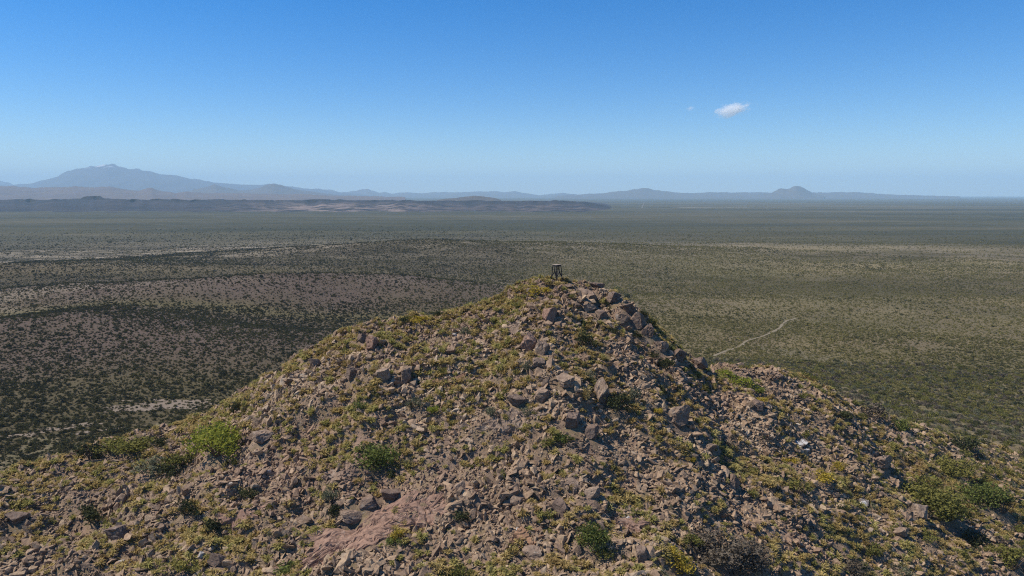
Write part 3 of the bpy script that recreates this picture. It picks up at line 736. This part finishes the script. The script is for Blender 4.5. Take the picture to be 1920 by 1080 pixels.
# ------------------------------------------------------------------ shrubs picked out in the photograph
SHRUBS = [
    (408, 824, 96, 74, LIME, 'large lime green bush on the left slope', 'h'),
    (710, 851, 90, 52, GREEN, 'large mid green bush in the middle left of the slope', 'h'),
    (815, 767, 26, 26, LIME, 'small round lime green bush in the middle of the slope', ''),
    (672, 757, 30, 22, GREEN, 'small green bush left of the round lime one', ''),
    (775, 752, 46, 32, SCRUB_S, 'sage green bush above the round lime one', ''),
    (1052, 822, 36, 34, GREEN, 'round dark green bush on the middle of the slope', ''),
    (1112, 1002, 62, 52, GREEN, 'leafy dark green bush at the lower edge right of the middle', 'h'),
    (1128, 1036, 52, 28, SCRUB_O, 'olive bush under the leafy dark green one', ''),
    (865, 964, 40, 30, SCRUB_D, 'dark blue green bush beside the cracked pinkish slab', ''),
    (403, 986, 42, 40, SCRUB_D, 'dark green bush on the lower left slope', ''),
    (350, 952, 42, 34, SCRUB_D, 'dark green spreading shrub left of the small pink slab', ''),
    (465, 925, 40, 30, SCRUB_D, 'dark grey green shrub above the small pink slab', ''),
    (168, 842, 46, 46, SCRUB_D, 'dark bush on the left crest', ''),
    (172, 962, 50, 36, SCRUB_D, 'dark green shrub on the far left slope', ''),
    (320, 884, 42, 32, SCRUB_D, 'dark bush under the large lime green one on its left', ''),
    (305, 828, 34, 24, SCRUB_D, 'small dark bush left of the large lime green one', ''),
    (240, 830, 90, 34, SCRUB_O, 'wide olive bush along the left crest', 'h'),
    (335, 858, 60, 38, SCRUB_O, 'olive bush between the lime one and the dark bush', ''),
    (280, 870, 70, 34, SCRUB_S, 'brownish sage bush on the left slope', ''),
    (862, 1064, 46, 42, SCRUB_O, 'yellow green bush at the lower edge', ''),
    (742, 1000, 30, 28, YELLOW, 'yellow topped shrub on the red slab', ''),
    (740, 1014, 34, 20, GREEN, 'green base shrub under the yellow topped one', ''),
    (1095, 632, 38, 38, SCRUB_D, 'dark green bush high on the slope below the summit', ''),
    (1250, 680, 34, 32, SCRUB_D, 'dark bush in the shade under the right skyline', ''),
    (1234, 768, 26, 14, YELLOW, 'bright yellow cushion left of the large rounded boulder', ''),
    (1298, 861, 18, 16, YELLOW, 'tiny bright yellow cushion below the large rounded boulder', ''),
    (1540, 892, 46, 24, YELLOW, 'long yellow flowering cushion on the right slope', ''),
    (1574, 874, 26, 20, YELLOW, 'second yellow cushion above the long one', ''),
    (1482, 862, 30, 18, YELLOW, 'yellow cushion left of the white stained rock', ''),
    (1278, 1058, 50, 44, YELLOW, 'mustard yellow bush at the lower edge', ''),
    (1262, 1035, 34, 24, YELLOW, 'small mustard tuft above the mustard bush', ''),
    (1350, 1022, 120, 64, TWIGGY, 'broad grey brown twiggy bush at the lower edge', 'h'),
    (1410, 1045, 90, 60, TWIGGY, 'grey twiggy bush right of the broad grey brown one', 'h'),
    (1296, 1010, 40, 30, SCRUB_O, 'olive tuft left of the broad twiggy bush', ''),
    (1362, 700, 42, 24, LIME, 'yellow green bush at the top of the grass strip on the right shoulder', ''),
    (1388, 714, 46, 24, LIME, 'yellow green bush in the middle of the grass strip', ''),
    (1412, 728, 40, 24, LIME, 'yellow green bush at the lower end of the grass strip', ''),
    (1425, 748, 30, 18, YELLOW, 'yellow tuft under the grass strip', ''),
    (1730, 918, 100, 52, SCRUB_O, 'big spreading olive bush on the right slope', 'h'),
    (1775, 945, 90, 60, SCRUB_O, 'olive bush in front of the big spreading one', 'h'),
    (1838, 925, 72, 44, GREEN, 'dark leafy bush right of the big olive one', 'h'),
    (1880, 945, 52, 38, SCRUB_D, 'dark bush near the right edge', ''),
    (1785, 872, 76, 34, SCRUB_O, 'pale olive bush above the big spreading one', 'h'),
    (1636, 772, 56, 38, TWIGGY, 'grey purple bush on the right shoulder', ''),
    (1690, 796, 40, 30, GREEN, 'green bush right of the grey purple one', ''),
    (1805, 832, 50, 36, SCRUB_D, 'dark bush on the lower right shoulder', ''),
    (1580, 776, 40, 26, SCRUB_D, 'dark olive shrub left of the grey purple bush', ''),
    (1492, 908, 48, 40, SCRUB_O, 'olive bush below the long yellow cushion on its left', ''),
    (620, 930, 36, 40, SCRUB_S, 'sage bush left of the dark ledge', ''),
    (628, 958, 34, 32, SCRUB_D, 'dark shrub under the sage bush left of the ledge', ''),
    (532, 1068, 60, 32, GREEN, 'green bush cut by the lower edge of the picture', ''),
    (330, 1066, 70, 36, SCRUB_O, 'olive bush at the lower left edge', ''),
    (825, 587, 28, 18, SCRUB_D, 'dark bush on the skyline left of the summit', ''),
    (784, 597, 42, 16, YELLOW, 'straw yellow shrub on the left skyline', ''),
    (758, 598, 20, 20, SCRUB_D, 'small dark shrub on the left skyline beside the straw yellow one', ''),
    (875, 620, 26, 24, SCRUB_S, 'grey green bush beside the flat white stone', ''),
    (1160, 748, 54, 48, SCRUB_D, 'dark grey green bush in the shade right of the tall standing slab', ''),
    (1186, 735, 34, 36, SCRUB_S, 'sage bush right of the dark one beside the standing slab', ''),
    (442, 760, 22, 36, SCRUB_D, 'dark bush on the left crest above the lime one', ''),
    (1012, 543, 46, 28, YELLOW, 'golden yellow bush just left of the survey stand', ''),
    (1158, 543, 26, 18, SCRUB_O, 'olive bush on the skyline right of the summit', ''),
    (1222, 600, 22, 28, SCRUB_O, 'olive bush at the edge of the right skyline', ''),
    (920, 770, 36, 24, SCRUB_S, 'pale sage bush above the smooth tan slab', ''),
    (985, 770, 30, 22, SCRUB_S, 'pale round bush at the top of the smooth tan slab', ''),
    (1095, 735, 30, 40, TUSS, 'tall straw tuft left of the standing slab', ''),
    (1900, 1050, 60, 40, SCRUB_O, 'olive bush at the lower right corner', ''),
    (1640, 1030, 40, 30, SCRUB_O, 'yellow olive bush near the lower right edge', ''),
    (1745, 1005, 40, 24, SCRUB_O, 'low olive bush below the pinkish cube shaped block', ''),
    (1595, 1060, 50, 40, TWIGGY, 'dark grey twiggy shrub at the lower edge on the right', ''),
    (1830, 1010, 40, 44, SCRUB_D, 'dark upright shrub near the right edge', ''),
    (985, 685, 22, 30, SCRUB_S, 'pale grey green shrub below the split reddish rock', ''),
    (1142, 566, 22, 16, SCRUB_D, 'dark shrub wedged in the crag right of the big pinkish boulder', ''),
    (1176, 556, 20, 16, SCRUB_D, 'dark shrub on top of the stacked crag', ''),
    (1206, 586, 20, 22, SCRUB_D, 'dark shrub on the skyline above the jagged crag', ''),
    (1192, 626, 26, 18, SCRUB_D, 'dark shrub in the shade under the jagged crag', ''),
    (1150, 618, 24, 18, SCRUB_D, 'dark shrub in the gully below the round boulders', ''),
    (1226, 664, 24, 18, SCRUB_D, 'dark shrub under the broken brown block', ''),
    (1290, 690, 24, 16, SCRUB_D, 'dark shrub under the last dark knob', ''),
    (1240, 730, 26, 24, SCRUB_D, 'dark shrub on the right flank above the yellow cushion', ''),
]
for i, (u, v, w, h, m, lab, big) in enumerate(SHRUBS):
    p, d = hits(u, v + h * .38)
    W, Hh = w * d / FPX, h * d / FPX
    n = int(520 if big else 300)
    me = shrub_mesh('shrub', 400 + i, m, n * (4 if big else 2), .04 if big else .058, .8, 20 if big else 9, .4 if m in (YELLOW,) else .3)
    o = obj('shrub', me); o.location = p - Vector((0, 0, .05)); o.scale = (W * 1.12, W * .95, max(Hh * 1.15, W * .3)); o.rotation_euler = (0, 0, rnd.uniform(-.5, .5))
    tag(o, lab, 'shrub')
    if h > 24:
        st = obj('branches', stem_mesh('branches', 500 + i), o)
    KEEP.append((p.x, p.y, W * .36))

# ------------------------------------------------------------------ scattered stones, grass and shrubs of the hill
def free(X, Y, pad=0.0):
    ok = np.ones(len(X), bool)
    for x, y, r in KEEP: ok &= (X - x) ** 2 + (Y - y) ** 2 > (r + pad) ** 2
    return ok
def hill_points(n, dens, y0=38, y1=128, x0=-110, x1=125, pad=0.0):
    X = rng.uniform(x0, x1, n); Y = rng.uniform(y0, y1, n)
    Z = hill_z(X, Y)
    ok = (Z > plain_z(X, Y)) & (rng.random(n) < dens(X, Y, Z))
    X, Y, Z = X[ok], Y[ok], Z[ok]
    u, v, f = project(X, Y, Z)
    ok = (u > -160) & (u < 2080) & (v < 1230) & visible(X, Y, Z, 7) & free(X, Y, pad)
    return X[ok], Y[ok], Z[ok]
def slope_tilt(X, Y, amt):
    gxx = (hill_z(X + .6, Y) - hill_z(X - .6, Y)) / 1.2; gyy = (hill_z(X, Y + .6) - hill_z(X, Y - .6)) / 1.2
    return np.arctan(gyy) * amt, -np.arctan(gxx) * amt
def rank(X, Y, Z, W, most=300):
    u, v, f = project(X, Y, Z)
    s = W / f
    s = np.where((u > 5) & (u < 1915) & (v < 1070) & visible(X, Y, Z + .15, -.02), s, 0)
    o = np.argsort(-s)[:most]
    return o[s[o] > 0], u, v
def where(u, v):
    if v < 640 and u > 900: return 'on the summit cone'
    if u < 560: return 'on the left shoulder of the hill'
    if u > 1380: return 'on the right flank of the hill'
    return 'low on the front of the hill' if v > 860 else 'on the middle of the front slope'

grassy = lambda X, Y: fbm(X / 7, Y / 7, 3, 21) + .5 * fbm(X / 25, Y / 25, 2, 22)
# stones
X, Y, Z = hill_points(700000, lambda X, Y, Z: np.clip(.66 - .55 * grassy(X, Y), .08, 1) * (1 - .72 * sstep(38, 85, X + .25 * (Y - 80))), pad=-.15)
n = len(X)
W = np.clip(.385 * np.exp(.56 * rng.standard_normal(n)), .16, 1.35)
big = fbm(X / 9, Y / 6, 3, 25); W = W * (1 + .45 * np.clip(big, -.6, 1)) * (1 - .15 * np.exp(-((X - 14) / 6) ** 2 - ((Y - 89) / 5) ** 2))
near = np.full(n, 9.0)
for bx, by, br in KEEP[2:2 + len(BOULDERS)]: near = np.minimum(near, np.hypot(X - bx, Y - by) - br)
W = W * (1 + .3 * sstep(1.5, .2, near))
ax, ay = slope_tilt(X, Y, .9)
W = np.where((Y > 88) & (np.abs(X - 8) < 16), np.minimum(W, .75), W)
S = np.stack([W * rng.uniform(.8, 1.35, n), W * rng.uniform(.75, 1.1, n), W * rng.uniform(.55, 1.1, n)], -1)
ROT = np.stack([ax + .12 + rng.normal(0, .34, n), ay - .42 + rng.normal(0, .34, n), rng.uniform(0, 6.28, n)], -1)
P = np.stack([X, Y, Z + W * .03], -1); IDX = rng.integers(0, len(ROCKS), n)
o300, u, v = rank(X, Y, Z, W)
individuals('rock', ROCKS, P, S, ROT, IDX, o300, beside('angular rock', o300, u, v, lambda k: 'angular brown rock lying in the rubble ' + where(u[k], v[k])), 'rock', lambda k: 'rocks ' + where(u[k], v[k]))
rest = np.setdiff1d(np.arange(n), o300)
scatter('rubble', ROCKS, P[rest], S[rest], ROT[rest], IDX[rest], 'loose broken stones covering the slope', 'rubble')
# dry grass
X, Y, Z = hill_points(130000, lambda X, Y, Z: np.clip(.27 + .85 * grassy(X, Y) + .40 * np.exp(-((X + 1) / 13) ** 2 - ((Y - 90) / 10) ** 2) + .28 * sstep(62, 80, Y) * sstep(14, -4, X), .04, 1) * (1 - .45 * sstep(60, 100, X)))
n = len(X); W = np.clip(.70 * np.exp(.36 * rng.standard_normal(n)), .3, 1.4)
S = np.stack([W, W, W * rng.uniform(.8, 1.3, n)], -1); ROT = np.stack([rng.normal(0, .12, n), rng.normal(0, .12, n), rng.uniform(0, 6.28, n)], -1)
P = np.stack([X, Y, Z - .02], -1); IDX = rng.integers(0, len(TUSSOCKS), n)
o300, u, v = rank(X, Y, Z, W)
individuals('grass_tussock', TUSSOCKS, P, S, ROT, IDX, o300, beside('straw coloured tussock', o300, u, v, lambda k: 'straw coloured tussock of dry grass among the stones ' + where(u[k], v[k])), 'tussock', lambda k: 'grass tussocks ' + where(u[k], v[k]))
rest = np.setdiff1d(np.arange(n), o300)
scatter('dry_grass', TUSSOCKS, P[rest], S[rest], ROT[rest], IDX[rest], 'dry straw coloured grass growing between the stones', 'grass')
# low shrubs, thickest on the right foot of the hill
X, Y, Z = hill_points(90000, lambda X, Y, Z: np.clip(.07 + .10 * fbm(X / 8, Y / 8, 3, 31) + .72 * sstep(34, 88, X + .3 * (Y - 80)) + .32 * sstep(14, 30, X) * sstep(-.1, .5, fbm(X / 6, Y / 6, 3, 33)), .01, .9) * (1 - .3 * sstep(125, 170, Y)), y1=300, x1=240)
n = len(X); W = np.clip(.85 * np.exp(.42 * rng.standard_normal(n)), .35, 2.4) * (1 + .45 * sstep(110, 200, Y))
S = np.stack([W, W * rng.uniform(.8, 1.1, n), W * rng.uniform(.75, 1.15, n)], -1); ROT = np.stack([rng.normal(0, .08, n), rng.normal(0, .08, n), rng.uniform(0, 6.28, n)], -1)
P = np.stack([X, Y, Z - .03], -1); IDX = rng.choice(6, n, p=[.29, .11, .29, .07, .17, .07])
o300, u, v = rank(X, Y, Z, W, 300 - len(SHRUBS))
individuals('shrub', SLOPE, P, S, ROT, IDX, o300, beside('low shrub', o300, u, v, lambda k: 'low shrub ' + where(u[k], v[k]) + ' between stones and grass'), 'shrub', lambda k: 'small shrubs ' + where(u[k], v[k]))
rest = np.setdiff1d(np.arange(n), o300)
scatter('hillside_scrub', SLOPE, P[rest], S[rest], ROT[rest], IDX[rest], 'low scrub covering the flanks of the hill', 'scrub')

# ------------------------------------------------------------------ shrubs of the plain
def plain_points(n, r0, r1):
    a = np.radians(rng.uniform(-38, 38, n)); r = np.sqrt(rng.uniform(r0 ** 2, r1 ** 2, n))
    return r * np.sin(a), r * np.cos(a)
Xs, Ys = [], []
for n, r0, r1 in ((135000, 120, 420), (220000, 420, 900), (150000, 900, 1700)):
    x, y = plain_points(n, r0, r1); Xs.append(x); Ys.append(y)
X, Y = np.concatenate(Xs), np.concatenate(Ys)
_, pu, ol = soil(X, Y)
cl = fbm(X / 22, Y / 22, 3, 41) + .7 * fbm(X / 260, Y / 70, 3, 42)
keep = rng.random(len(X)) < (1 - .93 * sstep(700, 1650, np.hypot(X, Y))) * np.clip(.84 + .55 * cl + .25 * ol + .08 * pu, .08, 1)
Z = plain_z(X, Y); hz_ = np.where((np.abs(X) < 250) & (Y < 335), hill_z(X, Y), -9)
keep &= hz_ < Z + np.where(X < 0, 3.5, 5.0 * sstep(125, 160, Y) + .6)
Z = np.maximum(Z, hz_)
keep &= rng.random(len(X)) > .10 * sstep(20, 70, X) * sstep(520, 380, Y) + .05 * sstep(-20, -70, X) * sstep(520, 420, Y)
keep &= rng.random(len(X)) > .55 * np.exp(-((np.hypot(X, Y) - 980) / 170) ** 2) * sstep(-.1, .5, fbm(X / 120, Y / 35, 4, 71))
keep &= visible(X, Y, Z, 22)
for sx, sy, rx, ry in SAND: keep &= ((X - sx) / rx) ** 2 + ((Y - sy) / ry) ** 2 > 1.1 * rng.random(len(X)) - .45
pa = np.array([(p.x, p.y) for p in pth])
for a, b in zip(pa[:-1], pa[1:]):
    d = b - a; t = np.clip(((X - a[0]) * d[0] + (Y - a[1]) * d[1]) / (d @ d), 0, 1)
    keep &= np.hypot(X - a[0] - t * d[0], Y - a[1] - t * d[1]) > .8
X, Y, Z, pu = X[keep], Y[keep], Z[keep], pu[keep]
n = len(X); rr = np.hypot(X, Y)
W = np.clip(.86 * np.exp(.42 * rng.standard_normal(n)), .6, 4.2) * (1 + .25 * sstep(-20, -90, X) * sstep(300, 200, Y)) * (1 + .5 * sstep(600, 1500, rr))
S = np.stack([W, W * rng.uniform(.8, 1.1, n), W * rng.uniform(.7, 1.0, n)], -1); ROT = np.stack([X * 0, X * 0, rng.uniform(0, 6.28, n)], -1)
P = np.stack([X, Y, Z - .04], -1); IDX = rng.integers(0, len(PLAIN), n)
o300, u, v = rank(X, Y, Z, W)
side = lambda k: 'behind the left shoulder of the hill' if u[k] < 960 else 'beyond the right flank of the hill'
individuals('bush', PLAIN, P, S, ROT, IDX, o300, lambda k: 'rounded low bush on the flat plain ' + side(k), 'bush', lambda k: 'bushes on the plain ' + side(k))
rest = np.setdiff1d(np.arange(n), o300)
scatter('plain_scrub', PLAIN, P[rest], S[rest], ROT[rest], IDX[rest], 'low scrub dotted over the wide plain', 'scrub')

# ------------------------------------------------------------------ haze and clouds
def volume_box(name, lo, hi, mat):
    bm = bmesh.new(); bmesh.ops.create_cube(bm, size=1)
    c = [(a + b) / 2 for a, b in zip(lo, hi)]; s = [b - a for a, b in zip(lo, hi)]
    bmesh.ops.transform(bm, matrix=Matrix.Translation(c) @ Matrix.Diagonal((*s, 1)), verts=bm.verts)
    return bm_obj(name, bm, mat)
def mat_volume(name, colr, density, aniso=0.0, ab=(0, 0, 0)):
    t = NT(name)
    v = t.n('ShaderNodeVolumePrincipled', {'Color': (*colr, 1), 'Density': density, 'Anisotropy': aniso, 'Absorption Color': (*ab, 1)})
    t.t.links.new(v.outputs[0], t.out.inputs['Volume']); return t, v
t, v_ = mat_volume('haze air', (.55, .81, 1.0), 6.6e-5)
tag(volume_box('haze', (-36000, -36000, -12), (36000, 36000, 940), t.m), kind='stuff')

def cloud(u, v, w, h, dist, label, seed, dens):
    c = Vector(at_depth(u, v, dist)); W, Hh = w * dist / FPX, h * dist / FPX
    r = random.Random(seed); bm = bmesh.new()
    bmesh.ops.create_icosphere(bm, subdivisions=3, radius=.5)
    t, vol = mat_volume('cloud ' + str(seed), (1, 1, 1), dens, 0.0)
    p = t.n('ShaderNodeTexCoord').outputs['Object']
    nz = t.noise(p, 3.6, 8, .66, .5)
    ln = t.n('ShaderNodeVectorMath', {0: p}, operation='LENGTH').outputs['Value']
    k = t.math('SUBTRACT', nz, t.mapr(ln, .08, .5, .30, .78))
    d = t.math('MULTIPLY', t.mapr(k, .0, .18), dens)
    t.t.links.new(d, vol.inputs['Density'])
    o = bm_obj('cloud', bm, t.m)
    o.location = c; o.scale = (W * 1.5, W * .9, Hh * 1.7); o.rotation_euler = (0, R(-7), 0)
    return tag(o, label, 'cloud')
cloud(1374, 205, 76, 28, 18000, 'small white cloud alone in the blue sky at the upper right', 5, .009)
cloud(1295, 203, 20, 9, 18000, 'faint wisp of cloud left of the small white one', 9, .006)
